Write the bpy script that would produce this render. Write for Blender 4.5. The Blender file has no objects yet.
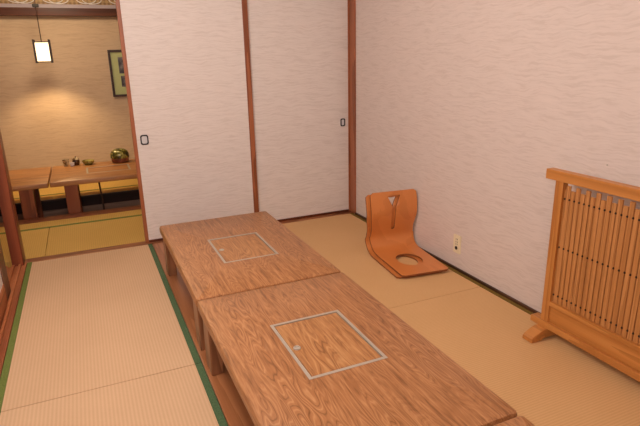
import bpy, bmesh, math, random
from mathutils import Vector, Matrix
from mathutils.geometry import delaunay_2d_cdt
random.seed(7)
sc = bpy.context.scene
COL = sc.collection
PI = math.pi

# ------------------------------------------------------------------ helpers
def tag(o, label=None, cat=None, group=None, kind=None):
    if label: o['label'] = label
    if cat: o['category'] = cat
    if group: o['group'] = group
    if kind: o['kind'] = kind
    return o

def thing(name, label, cat, loc=(0, 0, 0), rz=0.0, group=None):
    o = bpy.data.objects.new(name, None)
    o.empty_display_size = .05
    COL.objects.link(o)
    o.location = loc
    o.rotation_euler = (0, 0, rz)
    return tag(o, label, cat, group)

def obj(name, bm, m, parent=None, smooth=None, loc=None, rz=0.0):
    bmesh.ops.recalc_face_normals(bm, faces=bm.faces[:])
    me = bpy.data.meshes.new(name)
    if smooth is not None:
        for f in bm.faces: f.smooth = True
        for e in bm.edges:
            if len(e.link_faces) == 2 and e.calc_face_angle(0) > smooth: e.smooth = False
    bm.to_mesh(me); bm.free()
    me.materials.append(m)
    o = bpy.data.objects.new(name, me)
    COL.objects.link(o)
    if parent: o.parent = parent
    if loc is not None: o.location = loc
    if rz: o.rotation_euler = (0, 0, rz)
    return o

def struct(name, bm, m, parent=None, **k):
    o = obj(name, bm, m, parent, **k)
    if parent is None: o['kind'] = 'structure'
    return o

def box(bm, x0, x1, y0, y1, z0, z1, bev=0.0, seg=2):
    r = bmesh.ops.create_cube(bm, size=1)
    vs = r['verts']
    for v in vs:
        v.co = Vector(((x0 + x1) / 2 + v.co.x * (x1 - x0), (y0 + y1) / 2 + v.co.y * (y1 - y0), (z0 + z1) / 2 + v.co.z * (z1 - z0)))
    if bev:
        es = list({e for v in vs for e in v.link_edges})
        bmesh.ops.bevel(bm, geom=es, offset=bev, segments=seg, affect='EDGES', profile=.6)
    return bm

def bx(*a, **k):
    return box(bmesh.new(), *a, **k)

def lathe(bm, prof, n=32, cx=0, cy=0, cz=0):
    rings = []
    for r, z in prof:
        if r < 1e-6: rings.append([bm.verts.new((cx, cy, cz + z))])
        else: rings.append([bm.verts.new((cx + r * math.cos(2 * PI * i / n), cy + r * math.sin(2 * PI * i / n), cz + z)) for i in range(n)])
    for a, b in zip(rings, rings[1:]):
        for i in range(n):
            j = (i + 1) % n
            if len(a) == 1 and len(b) == 1: continue
            if len(a) == 1: bm.faces.new((a[0], b[j], b[i]))
            elif len(b) == 1: bm.faces.new((a[i], a[j], b[0]))
            else: bm.faces.new((a[i], a[j], b[j], b[i]))
    return bm

def tube(bm, pts, r, n=8):
    pts = [Vector(p) for p in pts]
    rings = []
    for i, p in enumerate(pts):
        d = (pts[min(i + 1, len(pts) - 1)] - pts[max(i - 1, 0)]).normalized()
        a = d.orthogonal().normalized() if abs(d.z) > .9 else d.cross(Vector((0, 0, 1))).normalized()
        b = d.cross(a)
        rings.append([bm.verts.new(p + (a * math.cos(2 * PI * k / n) + b * math.sin(2 * PI * k / n)) * r) for k in range(n)])
    for a, b in zip(rings, rings[1:]):
        for k in range(n): bm.faces.new((a[k], a[(k + 1) % n], b[(k + 1) % n], b[k]))
    bm.faces.new(rings[0][::-1]); bm.faces.new(rings[-1])
    return bm

def inside(p, poly):
    c = False
    n = len(poly)
    for i in range(n):
        (x1, y1), (x2, y2) = poly[i], poly[i - 1]
        if (y1 > p[1]) != (y2 > p[1]) and p[0] < (x2 - x1) * (p[1] - y1) / (y2 - y1) + x1: c = not c
    return c

def sheet(outer, holes, fn, extra=(), rim=0):
    """solid plate: 2D outline with holes, fn(u, v, side) -> 3D point for side 0 (face) and 1 (back)"""
    pts, edges = [], []
    for lp in [outer] + list(holes):
        b = len(pts); n = len(lp)
        pts += [Vector(p) for p in lp]
        edges += [(b + i, b + (i + 1) % n) for i in range(n)]
    pts += [Vector(p) for p in extra if inside(p, outer) and not any(inside(p, h) for h in holes)]
    V, Ed, F = delaunay_2d_cdt(pts, edges, [], 0, 1e-6)[:3]
    bm = bmesh.new()
    A = [bm.verts.new(fn(v.x, v.y, 0)) for v in V]
    B = [bm.verts.new(fn(v.x, v.y, 1)) for v in V]
    cnt = {}
    for f in F:
        c = sum((V[i] for i in f), Vector((0, 0))) / len(f)
        if not inside(c, outer) or any(inside(c, h) for h in holes): continue
        bm.faces.new([A[i] for i in f]); bm.faces.new([B[i] for i in reversed(f)])
        for i in range(len(f)):
            a, b = f[i], f[(i + 1) % len(f)]
            k = (min(a, b), max(a, b))
            cnt.setdefault(k, []).append((a, b))
    for k, l in cnt.items():
        if len(l) == 1:
            a, b = l[0]
            bm.faces.new((A[b], A[a], B[a], B[b])).material_index = rim
    for v in [v for v in bm.verts if not v.link_faces]: bm.verts.remove(v)
    return bm

def rect(x0, x1, y0, y1): return [(x0, y0), (x1, y0), (x1, y1), (x0, y1)]
def rrect(x0, x1, y0, y1, r, n=5):
    o = []
    for cx, cy, a in ((x1 - r, y1 - r, 0), (x0 + r, y1 - r, 90), (x0 + r, y0 + r, 180), (x1 - r, y0 + r, 270)):
        for i in range(n + 1):
            t = math.radians(a + 90 * i / n)
            o.append((cx + r * math.cos(t), cy + r * math.sin(t)))
    return o

def inset_rrect(x0, x1, y0, y1, r, d, n=4):
    return rrect(x0 + d, x1 - d, y0 + d, y1 - d, max(r - d, .002), n)
def slab(x0, x1, y0, y1, z0, z1, r, cham, holes):
    """table top: rounded corners, eased upper edge, real openings"""
    bm = bmesh.new()
    lv = [(z0, .003), (z0 + .003, 0), (z1 - cham, 0), (z1 - cham * .3, cham * .3), (z1, cham)]
    rings = [[bm.verts.new((u, v, z)) for u, v in inset_rrect(x0, x1, y0, y1, r, d)] for z, d in lv]
    n = len(rings[0])
    for a, b in zip(rings, rings[1:]):
        for i in range(n): bm.faces.new((a[i], a[(i + 1) % n], b[(i + 1) % n], b[i]))
    hv = {}
    for ring, z in ((rings[0], z0), (rings[-1], z1)):
        pts = [Vector(v.co.xy) for v in ring]; edges = [(i, (i + 1) % n) for i in range(n)]; own = list(ring)
        for h, lp in enumerate(holes):
            b0 = len(pts); m = len(lp)
            pts += [Vector(p) for p in lp]; edges += [(b0 + i, b0 + (i + 1) % m) for i in range(m)]
            hv[(h, z)] = [bm.verts.new((p[0], p[1], z)) for p in lp]; own += hv[(h, z)]
        V, Ed, F = delaunay_2d_cdt(pts, edges, [], 0, 1e-6)[:3]
        out = [tuple(p) for p in pts[:n]]
        for f in F:
            c = sum((V[i] for i in f), Vector((0, 0))) / len(f)
            if inside(c, out) and not any(inside(c, h) for h in holes): bm.faces.new([own[i] for i in f])
    for h, lp in enumerate(holes):
        a, b = hv[(h, z0)], hv[(h, z1)]
        for i in range(len(lp)):
            j = (i + 1) % len(lp); bm.faces.new((a[j], a[i], b[i], b[j]))
    return bm

# ------------------------------------------------------------------ materials
def S(r, g, b):
    f = lambda c: (c / 255 / 12.92) if c / 255 <= .04045 else ((c / 255 + .055) / 1.055) ** 2.4
    return (f(r), f(g), f(b), 1)

class NT:
    def __init__(s, name, rough=.5, spec=.5, metal=0.0):
        s.m = bpy.data.materials.new(name); s.m.use_nodes = True
        s.t = s.m.node_tree; s.n = s.t.nodes
        s.p = s.n['Principled BSDF']
        s.p.inputs['Roughness'].default_value = rough
        s.p.inputs['Specular IOR Level'].default_value = spec
        s.p.inputs['Metallic'].default_value = metal
    def node(s, k, **kw):
        n = s.n.new(k)
        for a, v in kw.items(): setattr(n, a, v)
        return n
    def lk(s, a, b): s.t.links.new(a, b)
    def coord(s, scale=(1, 1, 1), loc=(0, 0, 0)):
        c = s.node('ShaderNodeTexCoord'); m = s.node('ShaderNodeMapping')
        m.inputs['Scale'].default_value = scale; m.inputs['Location'].default_value = loc
        s.lk(c.outputs['Object'], m.inputs['Vector'])
        return m.outputs['Vector']
    def noise(s, vec, scale=5, detail=2, rough=.5, dist=0, w=None):
        n = s.node('ShaderNodeTexNoise')
        if w is not None:
            n.noise_dimensions = '4D'; s.lk(w, n.inputs['W'])
        n.inputs['Scale'].default_value = scale; n.inputs['Detail'].default_value = detail
        n.inputs['Roughness'].default_value = rough; n.inputs['Distortion'].default_value = dist
        s.lk(vec, n.inputs['Vector'])
        return n.outputs['Fac']
    def math(s, op, a, b=None):
        n = s.node('ShaderNodeMath', operation=op)
        for i, v in enumerate((a, b)):
            if v is None: continue
            if isinstance(v, (int, float)): n.inputs[i].default_value = v
            else: s.lk(v, n.inputs[i])
        return n.outputs[0]
    def ramp(s, fac, stops):
        r = s.node('ShaderNodeValToRGB'); e = r.color_ramp.elements
        e[0].position, e[0].color = stops[0]; e[1].position, e[1].color = stops[-1]
        for p, c in stops[1:-1]:
            x = e.new(p); x.color = c
        s.lk(fac, r.inputs['Fac'])
        return r.outputs['Color']
    def mix(s, fac, a, b, mode='MIX'):
        n = s.node('ShaderNodeMix', data_type='RGBA', blend_type=mode)
        for i, v in ((0, fac), (6, a), (7, b)):
            if isinstance(v, (int, float, tuple)): n.inputs[i].default_value = v
            else: s.lk(v, n.inputs[i])
        return n.outputs[2]
    def sep(s, vec):
        n = s.node('ShaderNodeSeparateXYZ'); s.lk(vec, n.inputs[0]); return n.outputs
    def base(s, c):
        if isinstance(c, tuple): s.p.inputs['Base Color'].default_value = c
        else: s.lk(c, s.p.inputs['Base Color'])
    def bump(s, h, st=.2, d=.002):
        b = s.node('ShaderNodeBump'); b.inputs['Strength'].default_value = st; b.inputs['Distance'].default_value = d
        s.lk(h, b.inputs['Height']); s.lk(b.outputs['Normal'], s.p.inputs['Normal'])
    def rnd(s):
        return s.node('ShaderNodeObjectInfo').outputs['Random']

def plain(name, c, rough=.5, spec=.5, metal=0.0, var=.12):
    t = NT(name, rough, spec, metal)
    n = t.noise(t.coord(), 30, 3)
    d = tuple(x * (1 - var) for x in c[:3]) + (1,)
    t.base(t.ramp(n, [(.3, d), (.7, c)]))
    return t.m

def paper(name, c, d, rough=.8):
    """washi-patterned wallpaper: fine wavering horizontal ripples"""
    t = NT(name, rough, .25)
    v = t.coord((4.5, 4.5, 62))
    w = t.noise(t.coord((4, 4, 4)), 1.6, 2)
    vv = t.node('ShaderNodeVectorMath', operation='ADD'); t.lk(v, vv.inputs[0])
    cx = t.node('ShaderNodeCombineXYZ'); t.lk(t.math('MULTIPLY', w, 4.0), cx.inputs[2]); t.lk(cx.outputs[0], vv.inputs[1])
    n = t.noise(vv.outputs[0], 1.5, 3, .55, .4)
    n2 = t.noise(t.coord((30, 30, 140)), 1, 2)
    f = t.math('ADD', t.math('MULTIPLY', n, .8), t.math('MULTIPLY', n2, .2))
    t.base(t.ramp(f, [(.38, d), (.5, c), (.68, tuple(min(1, x * 1.05) for x in c[:3]) + (1,))]))
    t.bump(f, .15, .002)
    return t.m

def wood(name, dark, mid, light, axis='y', freq=9, width=5, length=.7, rough=.4, plank=0, bump=.15, spec=.5):
    """flat-sawn timber: contour lines of stretched noise make cathedral grain"""
    t = NT(name, rough, spec)
    sc_ = {'x': (length, width, width), 'y': (width, length, width), 'z': (width, width, length)}[axis]
    raw = t.coord((1, 1, 1))
    v = t.coord(sc_)
    r = t.math('MULTIPLY', t.rnd(), 40)
    if plank:
        s = t.sep(raw)
        k = t.math('FLOOR', t.math('DIVIDE', t.math('ADD', s[0 if axis != 'x' else 1], 10), plank))
        r = t.math('ADD', r, t.math('MULTIPLY', k, 3.73))
    n = t.noise(v, 1, 3, .45, .25, w=r)
    ring = t.math('FRACT', t.math('MULTIPLY', n, freq))
    fib = t.noise(t.coord({'x': (3, 160, 160), 'y': (160, 3, 160), 'z': (160, 160, 3)}[axis]), 1, 2)
    f = t.math('ADD', t.math('MULTIPLY', ring, .75), t.math('MULTIPLY', fib, .35))
    c = t.ramp(f, [(.08, light), (.5, mid), (.86, dark), (1.0, mid)])
    big = t.noise(v, .6, 1, w=r)
    c = t.mix(t.math('MULTIPLY', big, .35), c, mid)
    t.base(c)
    if bump: t.bump(f, bump, .0015)
    return t.m

def pine(name, dark, mid, light, plank=.13, freq=24, rough=.36):
    """brushed pine: narrow planks, tight flowing grain that swells into cathedrals here and there"""
    t = NT(name, rough, .35)
    raw = t.coord()
    s = t.sep(raw)
    r = t.math('MULTIPLY', t.rnd(), 40)
    k = t.math('FLOOR', t.math('DIVIDE', t.math('ADD', s[0], 10.03), plank))
    r = t.math('ADD', r, t.math('MULTIPLY', k, 3.73))
    v = t.coord((9, 1.5, 9))
    n = t.noise(v, 1, 2.5, .5, .2, w=r)
    ring = t.math('FRACT', t.math('MULTIPLY', n, freq))
    tri = t.math('ABSOLUTE', t.math('SUBTRACT', t.math('MULTIPLY', ring, 2), 1))
    fib = t.noise(t.coord((150, 7, 150)), 1, 3, .6)
    fib2 = t.noise(t.coord((60, 5, 60)), 1, 3, .6, .6)
    patch = t.ramp(t.noise(t.coord((8, 2.2, 8), (3, 1, 0)), 1, 2, w=r), [(.42, (.2, .2, .2, 1)), (.60, (1, 1, 1, 1))])
    rings = t.ramp(tri, [(.0, dark), (.28, mid), (.62, mid), (1.0, light)])
    fibs = t.ramp(t.math('ADD', t.math('MULTIPLY', fib, .5), t.math('MULTIPLY', fib2, .5)), [(.36, dark), (.50, mid), (.66, light)])
    c = t.mix(t.math('MULTIPLY', patch, .75), fibs, rings)
    t.base(t.mix(.25, c, mid))
    t.bump(t.math('ADD', t.math('MULTIPLY', tri, .6), fib), .12, .001)
    return t.m

def tatami(name, c, d, along='y', pitch=.0155):
    t = NT(name, .62, .3)
    raw = t.coord()
    s = t.sep(raw)
    ax, ay = (s[0], s[1]) if along == 'y' else (s[1], s[0])
    rib = t.math('SINE', t.math('MULTIPLY', ax, 2 * PI / pitch))
    rib = t.math('ADD', t.math('MULTIPLY', rib, .5), .5)
    straw = t.noise(t.coord((40, 700, 1) if along == 'y' else (700, 40, 1)), 1, 2)
    cloud = t.noise(raw, 3.0, 3)
    f = t.math('ADD', t.math('MULTIPLY', rib, .26), t.math('ADD', t.math('MULTIPLY', straw, .38), t.math('MULTIPLY', cloud, .3)))
    t.base(t.ramp(f, [(.2, d), (.75, c)]))
    t.bump(t.math('ADD', t.math('MULTIPLY', rib, .7), t.math('MULTIPLY', straw, .3)), .16, .001)
    return t.m

def cloth(name, c, d):
    t = NT(name, .75, .2)
    n = t.noise(t.coord((300, 300, 300)), 1, 2)
    t.base(t.ramp(n, [(.35, d), (.65, c)]))
    return t.m

M = {}
M['wallpaper'] = paper('wallpaper', S(223, 209, 203), S(215, 200, 193))
M['fusuma'] = paper('fusuma_paper', S(230, 221, 217), S(221, 211, 206))
M['wall_back'] = paper('ochre_wallpaper', S(214, 190, 164), S(205, 179, 152))
M['plaster'] = plain('ceiling_plaster', S(225, 212, 200), .9, .1, var=.04)
M['tat_left'] = tatami('tatami_pale', S(222, 187, 152), S(203, 166, 130), 'y')
M['tat_right'] = tatami('tatami_straw', S(226, 184, 134), S(206, 162, 110), 'x', .013)
M['tat_back'] = tatami('tatami_gold', S(222, 184, 104), S(200, 160, 80), 'y')
M['green'] = cloth('green_border', S(124, 136, 72), S(96, 112, 54))
M['green2'] = cloth('dark_green_border', S(92, 116, 82), S(66, 92, 62))
M['olive'] = cloth('olive_border', S(138, 112, 52), S(100, 78, 34))
M['table'] = pine('table_pine', S(98, 56, 30), S(170, 116, 74), S(206, 154, 108), .13, 30)
M['lid'] = pine('lid_pine', S(104, 62, 30), S(176, 122, 76), S(210, 162, 110), .16, 18)
M['tleg'] = wood('table_leg_wood', S(120, 76, 50), S(156, 106, 74), S(172, 122, 88), 'z', 7, 9, .7, .35)
M['rim'] = wood('floor_board_wood', S(148, 92, 56), S(174, 114, 74), S(186, 126, 84), 'y', 6, 9, .5, .28)
M['pit'] = wood('pit_wood', S(128, 80, 52), S(156, 104, 72), S(170, 118, 84), 'y', 6, 9, .5, .4)
M['sub'] = plain('subfloor_wood', S(110, 70, 44), .7)
M['post'] = wood('post_wood', S(104, 46, 26), S(142, 72, 44), S(160, 86, 54), 'z', 5, 8, .4, .35)
M['sill'] = wood('sill_wood', S(110, 58, 32), S(152, 92, 56), S(174, 112, 72), 'x', 5, 8, .4, .4)
M['sill_y'] = wood('track_wood', S(128, 62, 34), S(178, 104, 62), S(198, 126, 80), 'y', 5, 8, .4, .4)
M['frame'] = wood('lacquered_frame', S(128, 70, 42), S(160, 94, 60), S(174, 106, 72), 'z', 5, 8, .4, .3)
M['framex'] = wood('lacquered_rail', S(70, 30, 18), S(98, 46, 26), S(116, 58, 36), 'x', 5, 8, .4, .35)
M['base'] = wood('baseboard_wood', S(56, 32, 18), S(78, 46, 26), S(92, 58, 34), 'y', 5, 8, .4, .45)
M['chair'] = wood('chair_plywood', S(206, 126, 66), S(212, 132, 70), S(218, 138, 76), 'y', 2, 5, .5, .3, bump=0)
M['chair_edge'] = plain('plywood_edge', S(146, 84, 44), .5)
M['screen'] = wood('screen_cedar', S(178, 114, 54), S(200, 132, 66), S(210, 146, 80), 'y', 5, 14, .5, .42, bump=.05)
M['slat'] = wood('slat_cedar', S(168, 110, 58), S(194, 132, 74), S(212, 152, 94), 'z', 5, 40, .6, .5, bump=.05)
M['slat_post'] = wood('screen_post_cedar', S(174, 108, 50), S(196, 128, 62), S(206, 142, 78), 'z', 5, 14, .5, .42, bump=.05)
M['cord'] = plain('dark_cord', S(58, 34, 20), .8)
M['metal'] = plain('brushed_metal', S(186, 176, 164), .45, .5, .25, .06)
M['chrome'] = plain('chrome', S(215, 220, 224), .15, .5, .9, .05)
M['black'] = plain('black_metal', S(34, 32, 36), .4, .5, .3)
M['cream'] = plain('cream_plastic', S(240, 228, 196), .4, var=.05)
M['dark'] = plain('dark_plastic', S(34, 26, 22), .5)
M['btable'] = wood('back_table_wood', S(150, 94, 46), S(180, 122, 68), S(192, 136, 80), 'x', 7, 5, .7, .4, .14, .1)
M['bleg'] = wood('back_leg_wood', S(104, 50, 28), S(134, 70, 42), S(148, 84, 52), 'z', 6, 5, .6, .4)
M['darkwood'] = wood('dark_wood', S(40, 24, 22), S(58, 36, 32), S(72, 46, 40), 'x', 6, 5, .6, .45)
M['picmat'] = plain('green_mount', S(196, 204, 150), .8, var=.04)
M['white'] = plain('white_paint', S(232, 226, 226), .5, var=.04)
M['framebeam'] = wood('beam_wood', S(66, 32, 18), S(100, 52, 26), S(114, 64, 36), 'x', 5, 8, .4, .3)
M['well'] = wood('well_wood', S(120, 92, 78), S(150, 118, 100), S(164, 132, 114), 'x', 6, 6, .5, .5)
M['doorframe'] = wood('door_frame_wood', S(74, 38, 28), S(104, 58, 42), S(118, 70, 52), 'z', 5, 8, .4, .35)
M['strip'] = plain('lavender_strip', S(184, 172, 184), .6, var=.05)
M['pull'] = plain('satin_pull', S(222, 224, 228), .3, .6, .25, .04)

def make_weave():
    t = NT('bamboo_weave', .6, .3)
    s = t.sep(t.coord())
    a = t.math('SINE', t.math('MULTIPLY', t.math('ADD', s[0], s[2]), 70))
    b = t.math('SINE', t.math('MULTIPLY', t.math('SUBTRACT', s[0], s[2]), 70))
    f = t.math('ADD', t.math('MULTIPLY', t.math('MULTIPLY', a, b), .5), .5)
    t.base(t.ramp(f, [(.2, S(140, 112, 84)), (.7, S(186, 156, 116))]))
    t.bump(f, .3, .004)
    return t.m
M['weave'] = make_weave()

def make_photo():
    t = NT('grey_photograph', .4, .4)
    n = t.noise(t.coord((18, 18, 18)), 1, 4)
    t.base(t.ramp(n, [(.35, S(52, 48, 58)), (.52, S(96, 92, 98)), (.7, S(150, 146, 146))]))
    return t.m
M['photo'] = make_photo()

def make_glaze(name, stops, scale=14, rough=.2):
    t = NT(name, rough, .6)
    n = t.noise(t.coord((scale, scale, scale)), 1, 3, .5, 1.0)
    t.base(t.ramp(n, stops))
    return t.m
M['olive_glaze'] = make_glaze('olive_lacquer', [(.35, S(40, 38, 18)), (.5, S(92, 88, 34)), (.62, S(176, 170, 92))], 16, .22)
M['red_lacquer'] = make_glaze('red_brown_lacquer', [(.35, S(96, 44, 28)), (.65, S(150, 84, 56))], 20, .3)
M['cream_glaze'] = make_glaze('cream_glaze', [(.4, S(120, 92, 50)), (.5, S(214, 194, 152)), (.7, S(228, 212, 176))], 14, .3)
M['brown_glaze'] = make_glaze('brown_glaze', [(.4, S(48, 26, 16)), (.55, S(104, 66, 32)), (.7, S(150, 110, 60))], 20, .25)
M['moss_glaze'] = make_glaze('moss_glaze', [(.4, S(120, 110, 50)), (.5, S(160, 150, 80)), (.7, S(196, 184, 110))], 20, .25)

def make_emit(name, c, st):
    t = NT(name, .6, .2)
    t.base(c)
    t.p.inputs['Emission Color'].default_value = c
    t.p.inputs['Emission Strength'].default_value = st
    return t.m
M['lamp'] = make_emit('glowing_paper', (1.0, .80, .50, 1), 1.9)

# ------------------------------------------------------------------ the room
WB = 2.75          # back wall of the far room
CE = 2.40          # ceiling
PITZ = -.38
TX0, TX1 = -1.788, -1.0   # floor opening under the front tables
# subfloor blocks (their top carries the mats) and the pit bottoms
b = bmesh.new()
for x0, x1, y0, y1 in ((-4.1, TX0, -5.1, .0), (TX1, .02, -5.1, 0), (TX0, TX1, -.38, 0),
                       (-4.1, .02, 0, 1.04), (-4.1, .02, 1.90, WB)):
    box(b, x0, x1, y0, y1, -.45, -.05)
struct('floor', b, M['sub'])
struct('trim_1', bx(TX0, TX1, -5.1, -.38, -.45, PITZ), M['pit'])          # wooden bottom of the leg well
struct('trim_2', bx(-4.1, .02, 1.04, 1.90, -.45, PITZ), M['well'])
b = bmesh.new()                                                             # boards round the front leg well
box(b, TX0 + .001, TX0 + .13, -5.1, -.032, -.05, 0, .003)
box(b, TX1 - .09, TX1 - .001, -5.1, -.032, -.05, 0, .003)
box(b, TX0 + .13, TX1 - .09, -.48, -.032, -.05, 0, .003)
struct('trim_3', b, M['rim'])
b = bmesh.new()                                                             # lining of the front leg well
box(b, TX0, TX0 + .02, -5.1, -.38, PITZ, -.05); box(b, TX1 - .02, TX1, -5.1, -.38, PITZ, -.05)
box(b, TX0 + .02, TX1 - .02, -.40, -.38, PITZ, -.05)
struct('trim_4', b, M['pit'])
b = bmesh.new()                                                             # boards round the far leg well
box(b, -4.1, .02, 1.042, 1.20, -.05, .0, .003)
struct('trim_5', b, M['bleg'])
b = bmesh.new()
box(b, -4.1, .02, 1.868, 1.90, -.11, 0, .003); struct('trim_6', b, M['darkwood'])
struct('trim_16', bx(-4.1, .02, 1.88, 1.90, PITZ, -.111), M['well'])

struct('wall_right', bx(0, .1, -5.1, WB + .1, -.45, CE), M['wallpaper'])
struct('wall_far', bx(-4.2, 0, WB, WB + .1, -.45, CE), M['wall_back'])
struct('wall_behind', bx(-4.2, 0, -5.2, -5.1, -.45, CE), M['wallpaper'])
struct('wall_left', bx(-4.2, -4.1, -5.1, WB, -.45, CE), M['wallpaper'])
struct('ceiling', bx(-4.2, .1, -5.2, WB + .1, CE, CE + .1), M['plaster'])
# lintels and the wall strips over them
struct('wall_lintel', bx(-4.1, 0, -.02, .06, 1.96, CE), M['wallpaper'])
struct('trim_7', bx(-4.1, 0, -.035, .075, 1.90, 1.96, .003), M['sill'])
struct('wall_transom', bx(-2.76, -2.68, -5.1, -.05, 1.96, CE), M['wallpaper'])
struct('trim_8', bx(-2.775, -2.665, -5.1, -.05, 1.90, 1.96, .003), M['sill_y'])

# sliding panels closing the far side
def fusuma(name, x0, x1, y0, y1, wl, wr, pull):
    r = struct(name, bx(x0 + wl, x1 - wr, y0 + .003, y1 - .003, .022, 1.875), M['fusuma'])
    b = bmesh.new()
    box(b, x0, x0 + wl, y0, y1, .002, 1.897, .003); box(b, x1 - wr, x1, y0, y1, .002, 1.897, .003)
    obj('stile', b, M['frame'], r)
    b = bmesh.new()
    box(b, x0 + wl, x1 - wr, y0, y1, .002, .022, .002); box(b, x0 + wl, x1 - wr, y0, y1, 1.875, 1.897, .002)
    obj('rail', b, M['framex'], r)
    px, pz, w, h = pull
    g = sheet(rrect(-w / 2, w / 2, -h / 2, h / 2, w * .28), [rrect(-w / 2 + .009, w / 2 - .009, -h / 2 + .009, h / 2 - .009, w * .2)],
              lambda u, v, s: (px + u, y0 - .003 + .007 * s, pz + v))
    p = obj('finger_pull', g, M['black'], r)
    g = sheet(rrect(-w / 2 + .0085, w / 2 - .0085, -h / 2 + .0085, h / 2 - .0085, w * .2), [], lambda u, v, s: (px + u, y0 + .001 + .004 * s, pz + v))
    obj('pull_cup', g, M['pull'], p)
    return r
fusuma('door_1', -1.835, -.893, .0, .020, .028, .043, (-1.752, .811, .058, .074))
fusuma('door_2', -.930, -.014, .024, .044, .028, .012, (-.080, .822, .044, .068))
struct('trim_9', bx(-2.68, -.001, -.030, .056, -.05, .0005, .002), M['sill'])            # sill under them
struct('trim_10', bx(-.014, -.0005, -.072, .056, .0006, 1.90, .002), M['frame'])         # corner post
struct('baseboard_right', bx(-.016, -.0005, -5.0, -.073, -.05, .014, .002), M['base'])
# square post at the left end of the sill
struct('trim_11', bx(-2.757, -2.680, -.035, .090, -.049, 1.90, .004), M['post'])
# grooved track along the left side
b = bmesh.new()
box(b, -2.80, -2.663, -5.0, -.037, -.05, -.012)
for x0, x1 in ((-2.80, -2.785), (-2.757, -2.741), (-2.715, -2.699), (-2.677, -2.663)):
    box(b, x0, x1, -5.0, -.037, -.012, .002, .001, 1)
struct('trim_12', b, M['sill_y'])
# half-open sliding door on the left
r = struct('door_3', bx(-2.743, -2.727, -1.405, -.680, .112, 1.85), M['fusuma'])
b = bmesh.new(); box(b, -2.748, -2.722, -.680, -.500, -.010, 1.89, .003); box(b, -2.748, -2.722, -1.585, -1.405, -.010, 1.89, .003)
obj('stile', b, M['doorframe'], r)
b = bmesh.new(); box(b, -2.748, -2.722, -1.405, -.680, -.010, .112, .003); box(b, -2.748, -2.722, -1.405, -.680, 1.85, 1.89, .003)
obj('rail', b, M['sill_y'], r)

# moulding and transom at the top of the far wall
struct('trim_13', bx(-4.1, -.02, WB - .075, WB, 1.862, 1.945, .004), M['framebeam'])
struct('trim_14', bx(-4.1, -.02, WB - .03, WB, 1.945, 1.985, .003), M['strip'])
r = struct('trim_15', bx(-4.1, -.02, WB - .012, WB, 1.985, 2.30), M['weave'])
b = bmesh.new()
x = -3.3
while x < -1.3:
    for ph in (0, 1):
        pts = []
        for i in range(25):
            t = 2 * PI * i / 24
            pts.append((x + .10 * math.cos(t) + ph * .06, WB - .018, 2.042 + .05 * math.sin(t) * (1 if ph else .9)))
        tube(b, pts, .006, 6)
    x += .34
obj('white_scroll', b, M['white'], r)

# ------------------------------------------------------------------ tatami mats
def mat(label, x0, x1, y0, y1, m, borders, group=None):
    """borders: list of (x0, x1, y0, y1, material)"""
    cx, cy = (x0 + x1) / 2, (y0 + y1) / 2
    t = thing('tatami_mat', label, 'tatami mat', (cx, cy, -.05), 0, group)
    obj('straw_surface', bx(x0 - cx, x1 - cx, y0 - cy, y1 - cy, 0, .05, .003), m, t)
    for a, b_, c, d, bm_ in borders:
        obj('cloth_border', bx(a - cx, b_ - cx, c - cy, d - cy, .02, .0512, .0008, 1), bm_, t)
    return t
LX0, LX1 = -2.660, -1.790
for k, (y0, y1, lb) in enumerate(((-1.880, -.034, 'long pale tatami mat reaching the wooden sill, left of the far low table'),
                                  (-3.74, -1.884, 'long pale tatami mat nearest the viewer, left of the front low table'))):
    mat(lb, LX0 + .031, LX1 - .031, y0, y1, M['tat_left'],
        [(LX0, LX0 + .031, y0, y1, M['green']), (LX1 - .031, LX1, y0, y1, M['green2'])])
mat('straw-coloured tatami mat under the legless chair in the corner', TX1 + .002, -.046, -1.800, -.034, M['tat_right'],
    [(-.046, -.018, -1.800, -.034, M['olive'])])
mat('straw-coloured tatami mat under the slatted wooden screen', TX1 + .002, -.046, -3.60, -1.803, M['tat_right'],
    [(-.046, -.018, -3.60, -1.803, M['olive'])])
mat('golden tatami mat in the back room beyond the sill, right of its mat joint', -2.548, -.75, .062, .812, M['tat_back'], [(-2.548, -.75, .812, .852, M['green'])])
mat('golden tatami mat in the back room partly hidden behind the square post', -4.09, -2.551, .062, .812, M['tat_back'], [(-4.09, -2.551, .812, .852, M['green'])])
mat('narrow golden tatami strip against the near rim of the back leg well', -4.09, -.75, .854, 1.040, M['tat_back'], [])
mat('golden tatami strip seen under the back tables, edged with green', -4.09, -.75, 1.902, 2.10, M['tat_back'], [(-4.09, -.75, 2.10, 2.128, M['green'])])
mat('golden tatami mat along the back wall behind the back tables', -4.09, -.75, 2.13, WB - .003, M['tat_back'], [])

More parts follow.
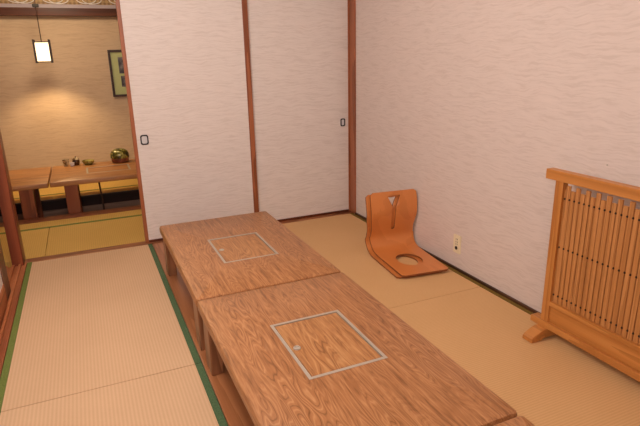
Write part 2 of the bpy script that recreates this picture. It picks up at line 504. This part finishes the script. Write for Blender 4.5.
# ------------------------------------------------------------------ low tables
def low_table(label, cx, cy, insdy, L=1.252, W=.763, H=.31, dx=.008):
    t = thing('low_table', label, 'table', (cx, cy, 0), 0, 'low pine tables with burner covers')
    hx, hy = .159, .214
    ox, oy = dx, insdy
    th = .046
    g = slab(-W / 2, W / 2, -L / 2, L / 2, H - th, H, .016, .014, [rect(ox - hx, ox + hx, oy - hy, oy + hy)])
    obj('tabletop', g, M['table'], t, smooth=math.radians(40))
    w = .013
    g = sheet(rect(ox - hx, ox + hx, oy - hy, oy + hy), [rect(ox - hx + w, ox + hx - w, oy - hy + w, oy + hy - w)],
              lambda u, v, s: (u, v, H + .0012 - .03 * s))
    tag(obj('metal_trim', g, M['metal'], t), 'silver metal frame let into the top')
    k = w + .003
    ld = obj('burner_cover', bx(ox - hx + k, ox + hx - k, oy - hy + k, oy + hy - k, H - .022, H - .001, .002), M['lid'], t)
    g = lathe(bmesh.new(), [(0, .0015), (.009, .0015), (.011, .004), (.014, .004), (.0155, .0)], 24)
    obj('finger_hole', g, M['metal'], ld, loc=(ox - hx + .038, oy - .0, H - .001), smooth=.6)
    obj('burner_box', bx(ox - hx + .002, ox + hx - .002, oy - hy + .002, oy + hy - .002, H - .12, H - .031), M['black'], t)
    b = bmesh.new()
    for s in (-1, 1):
        box(b, s * (W / 2 - .05) - .011, s * (W / 2 - .05) + .011, -L / 2 + .17, L / 2 - .17, H - th - .05, H - th - .0005, .002)
        box(b, -W / 2 + .06, W / 2 - .06, s * (L / 2 - .06) - .011, s * (L / 2 - .06) + .011, H - th - .05, H - th - .0005, .002)
    obj('apron', b, M['tleg'], t)
    for sx in (-1, 1):
        for sy in (-1, 1):
            x, y = sx * (W / 2 - .037), sy * (L / 2 - .115)
            obj('leg', bx(x - .028, x + .028, y - .055, y + .055, .0006, H - th - .0006, .004), M['tleg'], t)
    return t
low_table('brown pine low table farthest from the viewer, with a pale square cover in its top', -1.3985, -1.2135, -.032)
low_table('brown pine low table in the foreground, its cover dotted with a steel finger hole', -1.3985, -2.4735, .030)
low_table('corner of a brown pine low table just entering the frame at the bottom', -1.3985, -3.7335, -.0)

# ------------------------------------------------------------------ legless chairs (a nested pair)
def catmull(P, n=10):
    out = []
    for i in range(len(P) - 1):
        p0, p1, p2, p3 = P[max(i - 1, 0)], P[i], P[i + 1], P[min(i + 2, len(P) - 1)]
        for k in range(n):
            t = k / n
            out.append(tuple(.5 * ((2 * p1[j]) + (-p0[j] + p2[j]) * t + (2 * p0[j] - 5 * p1[j] + 4 * p2[j] - p3[j]) * t * t + (-p0[j] + 3 * p1[j] - 3 * p2[j] + p3[j]) * t ** 3) for j in range(2)))
    out.append(P[-1])
    return out
PROF = catmull([(0, .0), (.12, 0), (.25, 0), (.38, 0), (.44, .004), (.495, .022), (.530, .060), (.540, .105), (.528, .165), (.512, .225), (.503, .280), (.510, .350), (.530, .430)], 8)
SL = [0.0]
for a, b_ in zip(PROF, PROF[1:]): SL.append(SL[-1] + math.dist(a, b_))
STOT = SL[-1]
def prof_at(s):
    s = min(max(s, 0), STOT)
    i = 0
    while i < len(SL) - 2 and SL[i + 1] < s: i += 1
    t = (s - SL[i]) / (SL[i + 1] - SL[i])
    a, b_ = PROF[i], PROF[i + 1]
    lo, hi = PROF[max(i - 1, 0)], PROF[min(i + 2, len(PROF) - 1)]
    tx, tz = hi[0] - lo[0], hi[1] - lo[1]
    l = math.hypot(tx, tz)
    return a[0] + (b_[0] - a[0]) * t, a[1] + (b_[1] - a[1]) * t, -tz / l, tx / l
PT = .0115
def chair_fn(u, s, side):
    d, z, nx, nz = prof_at(s)
    k = PT if side == 0 else 0
    return (u, d + nx * k, z + nz * k)
def s_of_z(z):
    for i in range(len(PROF) - 1):
        if SL[i] > .45 and PROF[i][1] <= z <= PROF[i + 1][1]:
            return SL[i] + (SL[i + 1] - SL[i]) * (z - PROF[i][1]) / (PROF[i + 1][1] - PROF[i][1])
    return STOT
HW = [(0, .171), (.40, .1735), (.52, .172), (.60, .176), (s_of_z(.11), .168), (s_of_z(.16), .165), (s_of_z(.27), .179), (s_of_z(.36), .181), (STOT, .180)]
def hw(s):
    for (a, x), (b_, y) in zip(HW, HW[1:]):
        if a <= s <= b_:
            t = (s - a) / (b_ - a); t = t * t * (3 - 2 * t)
            return x + (y - x) * t
    return HW[-1][1]
def chair_outline():
    n = 60
    right = []
    rc = .022
    for i in range(n + 1):
        s = STOT * i / n
        w = hw(s)
        e = min(s, STOT - s)
        if e < rc: w -= rc - math.sqrt(max(rc * rc - (rc - e) ** 2, 0))
        right.append((w, s))
    top = []
    for i in range(1, 8):      # gently crowned top edge
        u = hw(STOT) - .022 - (2 * (hw(STOT) - .022)) * i / 8
        top.append((u, STOT))
    return right + top + [(-u, s) for u, s in reversed(right)]
hole = [(.088 * math.cos(2 * PI * i / 40), .245 + .108 * math.sin(2 * PI * i / 40)) for i in range(40)]
s1, s2, s3 = s_of_z(.398), s_of_z(.325), s_of_z(.150)
slot = [(-.050, s1), (.050, s1), (.046, s1 - .008), (.015, s2), (.014, s3 + .01), (.007, s3), (-.007, s3), (-.014, s3 + .01), (-.015, s2), (-.046, s1 - .008)]
extra = [(u * .0295 - .16, s * STOT / 64) for u in range(12) for s in range(1, 64)]
def chair(label, loc, rz):
    t = thing('legless_chair', label, 'chair', loc, rz, 'nested legless chairs')
    g = sheet(chair_outline(), [hole, slot], chair_fn, extra, 1)
    sh = obj('bent_plywood_shell', g, M['chair'], t, smooth=math.radians(35))
    sh.data.materials.append(M['chair_edge'])
    return t
ca = -.1107
cx, cy = -.2505, -1.523
chair('orange plywood legless chair lying on top of its nested pair', (cx, cy, .0168), ca)
du, dv = -.026, .021
chair('lower of two nested legless chairs, showing as an edge beneath the upper one',
      (cx + du * math.cos(ca) - dv * math.sin(ca), cy + du * math.sin(ca) + dv * math.cos(ca), .0008), ca)

# ------------------------------------------------------------------ slatted standing screen
SX = -.150
y1, y0 = -2.386, -3.252          # outer faces of the two posts
t = thing('standing_screen', 'wooden slatted standing screen on block feet in front of the right wall', 'screen', (SX, (y0 + y1) / 2, .0015))
oy = (y0 + y1) / 2
def sb(*a, **k):
    return bx(a[0] - SX, a[1] - SX, a[2] - oy, a[3] - oy, a[4], a[5], **k)
obj('top_rail', sb(SX - .022, SX + .022, y0 - .056, y1 + .056, .808, .856, bev=.003), M['screen'], t)
for ya in (y1, y0 + .045):
    obj('post', sb(SX - .016, SX + .016, ya - .045, ya, .089, .808, bev=.002), M['slat_post'], t)
obj('lower_rail', sb(SX - .026, SX + .026, y0 - .056, y1 + .056, .056, .089, bev=.004), M['screen'], t)
obj('bottom_panel', sb(SX - .008, SX + .008, y0 + .045, y1 - .045, .0895, .180, bev=.001), M['screen'], t)
obj('middle_rail', sb(SX - .018, SX + .018, y0 + .045, y1 - .045, .180, .203, bev=.003), M['screen'], t)
for ya in (y1 + .008, y0 - .008 + .062):
    b = bmesh.new()
    pr = [(-.118, 0), (-.118, .020), (-.108, .030), (-.060, .050), (-.050, .0555), (.050, .0555), (.060, .050), (.108, .030), (.118, .020), (.118, 0), (.055, 0), (.045, .010), (-.045, .010), (-.055, 0)]
    A = [b.verts.new((x, ya - oy, z)) for x, z in pr]; B = [b.verts.new((x, ya - .062 - oy, z)) for x, z in pr]
    b.faces.new(A); b.faces.new(B[::-1])
    for i in range(len(pr)):
        j = (i + 1) % len(pr); b.faces.new((A[j], A[i], B[i], B[j]))
    bmesh.ops.bevel(b, geom=[e for e in b.edges if abs(e.verts[0].co.y - e.verts[1].co.y) < 1e-5 and e.verts[0].co.z + e.verts[1].co.z > .03], offset=.003, segments=2, affect='EDGES')
    obj('foot', b, M['screen'], t)
pitch = .0263
b = bmesh.new()
gaps = []
y = -2.4253; k = 0   # slat centres follow the photo's spacing
while y - .011 > y0 + .047:
    wv = .0225 if k else .0085
    tall = k % 2 == 1
    yc = y if k else y1 - .0498
    top = (.7945 if tall else .7715) + random.uniform(-.002, .002)
    box(b, -.0045, .0045, yc - wv / 2 - oy, yc + wv / 2 - oy, .2035, top, .0015, 1)
    gaps.append(y - pitch / 2)
    y -= pitch; k += 1
obj('slat_panel', b, M['slat'], t)
for z in (.729, .489, .242):
    b = bmesh.new()
    tube(b, [(0.0, gaps[0] - oy + .012, z), (0.0, gaps[-1] - oy, z)], .0022, 6)
    for gy in gaps[:-1]:
        bmesh.ops.create_uvsphere(b, u_segments=8, v_segments=6, radius=.0052, matrix=Matrix.Translation((-.004, gy - oy, z)))
    obj('binding_cord', b, M['cord'], t)

# ------------------------------------------------------------------ wall outlet
t = thing('wall_outlet', 'cream socket plate low on the right wall beside the legless chair', 'outlet', (0, -1.506, .1766))
def yz(u, v, x0, x1):
    return lambda a, b_, s: ((x0 if s == 0 else x1), -a, b_)
obj('plate', sheet(rrect(-.036, .036, -.062, .062, .005), [], yz(0, 0, -.007, -.0006)), M['cream'], t)
obj('insert', sheet(rrect(-.017, .017, -.05, .05, .003), [], yz(0, 0, -.009, -.0068)), M['cream'], t)
b = bmesh.new()
for yy in (-.008, .006):
    for zz in (.034, .016, .000):
        box(b, -.0096, -.0088, yy - .0018, yy + .0018, zz - .005, zz + .005)
obj('socket_slots', b, M['dark'], t)
g = lathe(bmesh.new(), [(0, .0), (.0125, 0), (.0125, .003), (.006, .004), (0, .004)], 20)
for v in g.verts: v.co = Vector((-.0088 - v.co.z, v.co.y, v.co.x - .026))
obj('aerial_socket', g, M['dark'], t)
g = lathe(bmesh.new(), [(0, 0), (.003, 0), (.003, .003), (0, .004)], 12)
for v in g.verts: v.co = Vector((-v.co.z - .0005, v.co.y, v.co.x))
tag(obj('wall_pin', g, M['metal'], None, loc=(0, -2.5154, .8885)), 'tiny pin in the right wall just above the screen', 'pin')

# ------------------------------------------------------------------ far room
def back_table(label, x0, x1, legs, insert):
    Y0, Y1, H = 1.225, 2.085, .31
    cx = (x0 + x1) / 2
    t = thing('low_table', label, 'table', (cx, (Y0 + Y1) / 2, 0), 0, 'low tables in the back room')
    oyy = (Y0 + Y1) / 2
    hx, hy = .21, .16
    holes = []
    if insert is not None:
        ix = insert - cx
        holes = [rect(ix - hx, ix + hx, -hy, hy)]
    g = slab(x0 - cx, x1 - cx, Y0 - oyy, Y1 - oyy, H - .045, H, .01, .006, holes)
    obj('tabletop', g, M['btable'], t, smooth=.7)
    if insert is not None:
        g = sheet(rect(ix - hx, ix + hx, -hy, hy), [rect(ix - hx + .016, ix + hx - .016, -hy + .016, hy - .016)], lambda u, v, s: (u, v, H + .001 - .03 * s))
        tag(obj('metal_trim', g, M['metal'], t), 'thin silver frame let into the top')
        obj('burner_cover', bx(ix - hx + .018, ix + hx - .018, -hy + .018, hy - .018, H - .02, H - .001, .001), M['btable'], t)
    obj('apron', bx(x0 - cx + .02, x1 - cx - .02, Y0 + .10 - oyy, Y0 + .12 - oyy, H - .058, H - .0455, .002), M['bleg'], t)
    for lx, ly, w in legs:
        obj('leg', bx(lx - w / 2 - cx, lx + w / 2 - cx, ly - .028 - oyy, ly + .028 - oyy, PITZ + .0006, H - .0458, .003), M['bleg'], t)
    return t
tr = back_table('low table in the back room right of the gap, carrying the cups and round pot', -2.518, -1.40,
           [(-2.345, 1.262, .115), (-1.52, 1.262, .115), (-2.345, 1.80, .115), (-1.52, 1.80, .115)], -1.985)
back_table('low table in the back room left of the gap, partly behind the square post', -3.66, -2.532,
           [(-2.722, 1.262, .115), (-3.5, 1.262, .115), (-2.722, 1.80, .115), (-3.5, 1.80, .115)], None)
obj('support_rod', tube(bmesh.new(), [(-2.095 + 1.959, 1.30 - 1.655, .262), (-2.075 + 1.959, 1.33 - 1.655, -.3), (-2.075 + 1.959, 1.33 - 1.655, PITZ + .001)], .008, 8), M['cord'], tr)

TZ = .3108
g = lathe(bmesh.new(), [(0, .0), (.022, .0), (.026, .012), (.033, .07), (.031, .07), (.024, .014), (0, .01)], 24)
tag(obj('tea_cup', g, M['cream_glaze'], None, smooth=.8, loc=(-2.385, 2.035, TZ)), 'mottled cream tea cup, leftmost on the back table', 'cup')
g = lathe(bmesh.new(), [(0, .0), (.016, .0), (.020, .008), (.025, .038), (.023, .038), (.018, .010), (0, .008)], 24)
tag(obj('tea_cup', g, M['white'], None, smooth=.8, loc=(-2.325, 1.99, TZ)), 'small plain white cup between the mottled cup and the brown jar', 'cup')
t = thing('jar', 'dark brown jar with a domed lid on the back table', 'jar', (-2.285, 2.04, TZ))
obj('body', lathe(bmesh.new(), [(0, 0), (.026, 0), (.034, .02), (.037, .045), (.030, .058), (0, .058)], 24), M['brown_glaze'], t, smooth=.8)
l = obj('lid', lathe(bmesh.new(), [(.034, .0585), (.034, .064), (.024, .078), (.007, .082), (0, .082)], 24), M['cream_glaze'], t, smooth=.8)
obj('knob', lathe(bmesh.new(), [(0, .081), (.006, .082), (.008, .090), (0, .095)], 16), M['brown_glaze'], l, smooth=.8)
g = lathe(bmesh.new(), [(0, 0), (.035, 0), (.05, .012), (.064, .042), (.061, .043), (.046, .016), (0, .008)], 28)
tag(obj('low_dish', g, M['moss_glaze'], None, smooth=.8, loc=(-2.165, 2.01, TZ)), 'low moss green dish right of the brown jar on the back table', 'dish')
t = thing('round_pot', 'big round pot with dark olive domed lid on the back table', 'pot', (-1.842, 1.98, TZ))
obj('body', lathe(bmesh.new(), [(0, 0), (.075, 0), (.088, .008), (.094, .05), (0, .05)], 36), M['red_lacquer'], t, smooth=.6)
obj('lid', lathe(bmesh.new(), [(.096, .0505), (.099, .066), (.096, .092), (.083, .120), (.058, .139), (.026, .148), (0, .149)], 36), M['olive_glaze'], t, smooth=.8)

# framed photographs
t = thing('picture_frame', 'dark framed picture of two photographs on a pale green mount', 'picture', (-1.60, WB - .001, 1.228))
px0, px1, pz0, pz1 = -.188, .188, -.268, .268
g = sheet(rect(px0, px1, pz0, pz1), [rect(px0 + .026, px1 - .026, pz0 + .026, pz1 - .026)], lambda u, v, s: (u, -.024 + .023 * s, v))
obj('frame', g, M['darkwood'], t)
obj('mount', bx(px0 + .025, px1 - .025, -.010, -.002, pz0 + .025, pz1 - .025), M['picmat'], t)
obj('photograph', bx(-.085, .13, -.012, -.0101, .0, .185), M['photo'], t)
obj('photograph', bx(-.075, .13, -.012, -.0101, -.155, -.03), M['photo'], t)

# hanging paper lantern
LXc, LYc = -2.442, 2.35
t = thing('pendant_lantern', 'glowing paper lantern in a dark wooden frame hanging in the back room', 'lamp', (LXc, LYc, 1.37))
obj('paper_shade', bx(-.062, .062, -.062, .062, .018, .205), M['lamp'], t)
for sx in (-1, 1):
    for sy in (-1, 1):
        obj('corner_post', bx(sx * .073 - .009, sx * .073 + .009, sy * .073 - .009, sy * .073 + .009, 0, .236, .002), M['darkwood'], t)
for nm, z in (('lower_rails', .008), ('upper_rails', .2055)):
    b = bmesh.new()
    for s in (-1, 1):
        box(b, -.079, .079, s * .073 - .005, s * .073 + .005, z, z + .009)
        box(b, s * .073 - .005, s * .073 + .005, -.079, .079, z, z + .009)
    if z > .1:
        box(b, -.075, .075, -.005, .005, z, z + .009); box(b, -.005, .005, -.075, .075, z, z + .009)
    obj(nm, b, M['darkwood'], t)
obj('cord', tube(bmesh.new(), [(0, 0, .215), (0, 0, .6), (0, 0, CE - 1.372)], .0045, 8), M['darkwood'], t)
obj('cord_adjuster', bx(-.030, .030, -.02, .02, .552, .585, .004), M['dark'], t)

# ------------------------------------------------------------------ lights
def light(name, kind, loc, power, col, size=.2, rot=None, sy=None):
    d = bpy.data.lights.new(name, kind); d.energy = power; d.color = col
    if kind == 'AREA':
        d.size = size
        if sy: d.shape = 'RECTANGLE'; d.size_y = sy
    else: d.shadow_soft_size = size
    o = bpy.data.objects.new(name, d); COL.objects.link(o); o.location = loc
    if rot: o.rotation_euler = rot
    return o
light('ceiling_lamp', 'POINT', (-2.15, -2.0, 2.12), 60, (1, .93, .86), .2)
light('camera_fill', 'POINT', (-2.35, -4.35, 1.62), 42, (1, .95, .90), .12)  # added frontal fill near the camera, brightens the legs and boards under the tables
light('back_room_lamp', 'POINT', (-2.3, 1.75, 2.3), 26, (1, .80, .54), .15)
sp = light('lantern_bulb', 'SPOT', (LXc, LYc, 1.375), 34.0, (1, .68, .34), .05, (0, 0, 0))
sp.data.spot_size = math.radians(118); sp.data.spot_blend = .55

w = bpy.data.worlds.new('world'); sc.world = w; w.use_nodes = True
w.node_tree.nodes['Background'].inputs['Color'].default_value = (1, .85, .72, 1)
w.node_tree.nodes['Background'].inputs['Strength'].default_value = .3

# ------------------------------------------------------------------ camera
cam = bpy.data.cameras.new('camera'); co = bpy.data.objects.new('camera', cam); COL.objects.link(co)
yaw, pit, rol = 0.41377, 0.29361, -0.02227
F = Vector((math.sin(yaw) * math.cos(pit), math.cos(yaw) * math.cos(pit), -math.sin(pit)))
R0 = Vector((math.cos(yaw), -math.sin(yaw), 0)); U0 = R0.cross(F)
R = R0 * math.cos(rol) + U0 * math.sin(rol); U = U0 * math.cos(rol) - R0 * math.sin(rol)
Mx = Matrix.Identity(4)
for i in range(3):
    Mx[i][0], Mx[i][1], Mx[i][2] = R[i], U[i], -F[i]
Mx.translation = Vector((-2.1440, -4.1351, 1.40))
co.matrix_world = Mx
cam.sensor_width = 36; cam.lens = 526.19 * 36 / 640; cam.clip_start = .02
sc.camera = co
sc.view_settings.view_transform = 'Standard'; sc.view_settings.look = 'None'
sc.view_settings.gamma = 1; sc.view_settings.exposure = 0; sc.view_settings.use_curve_mapping = False
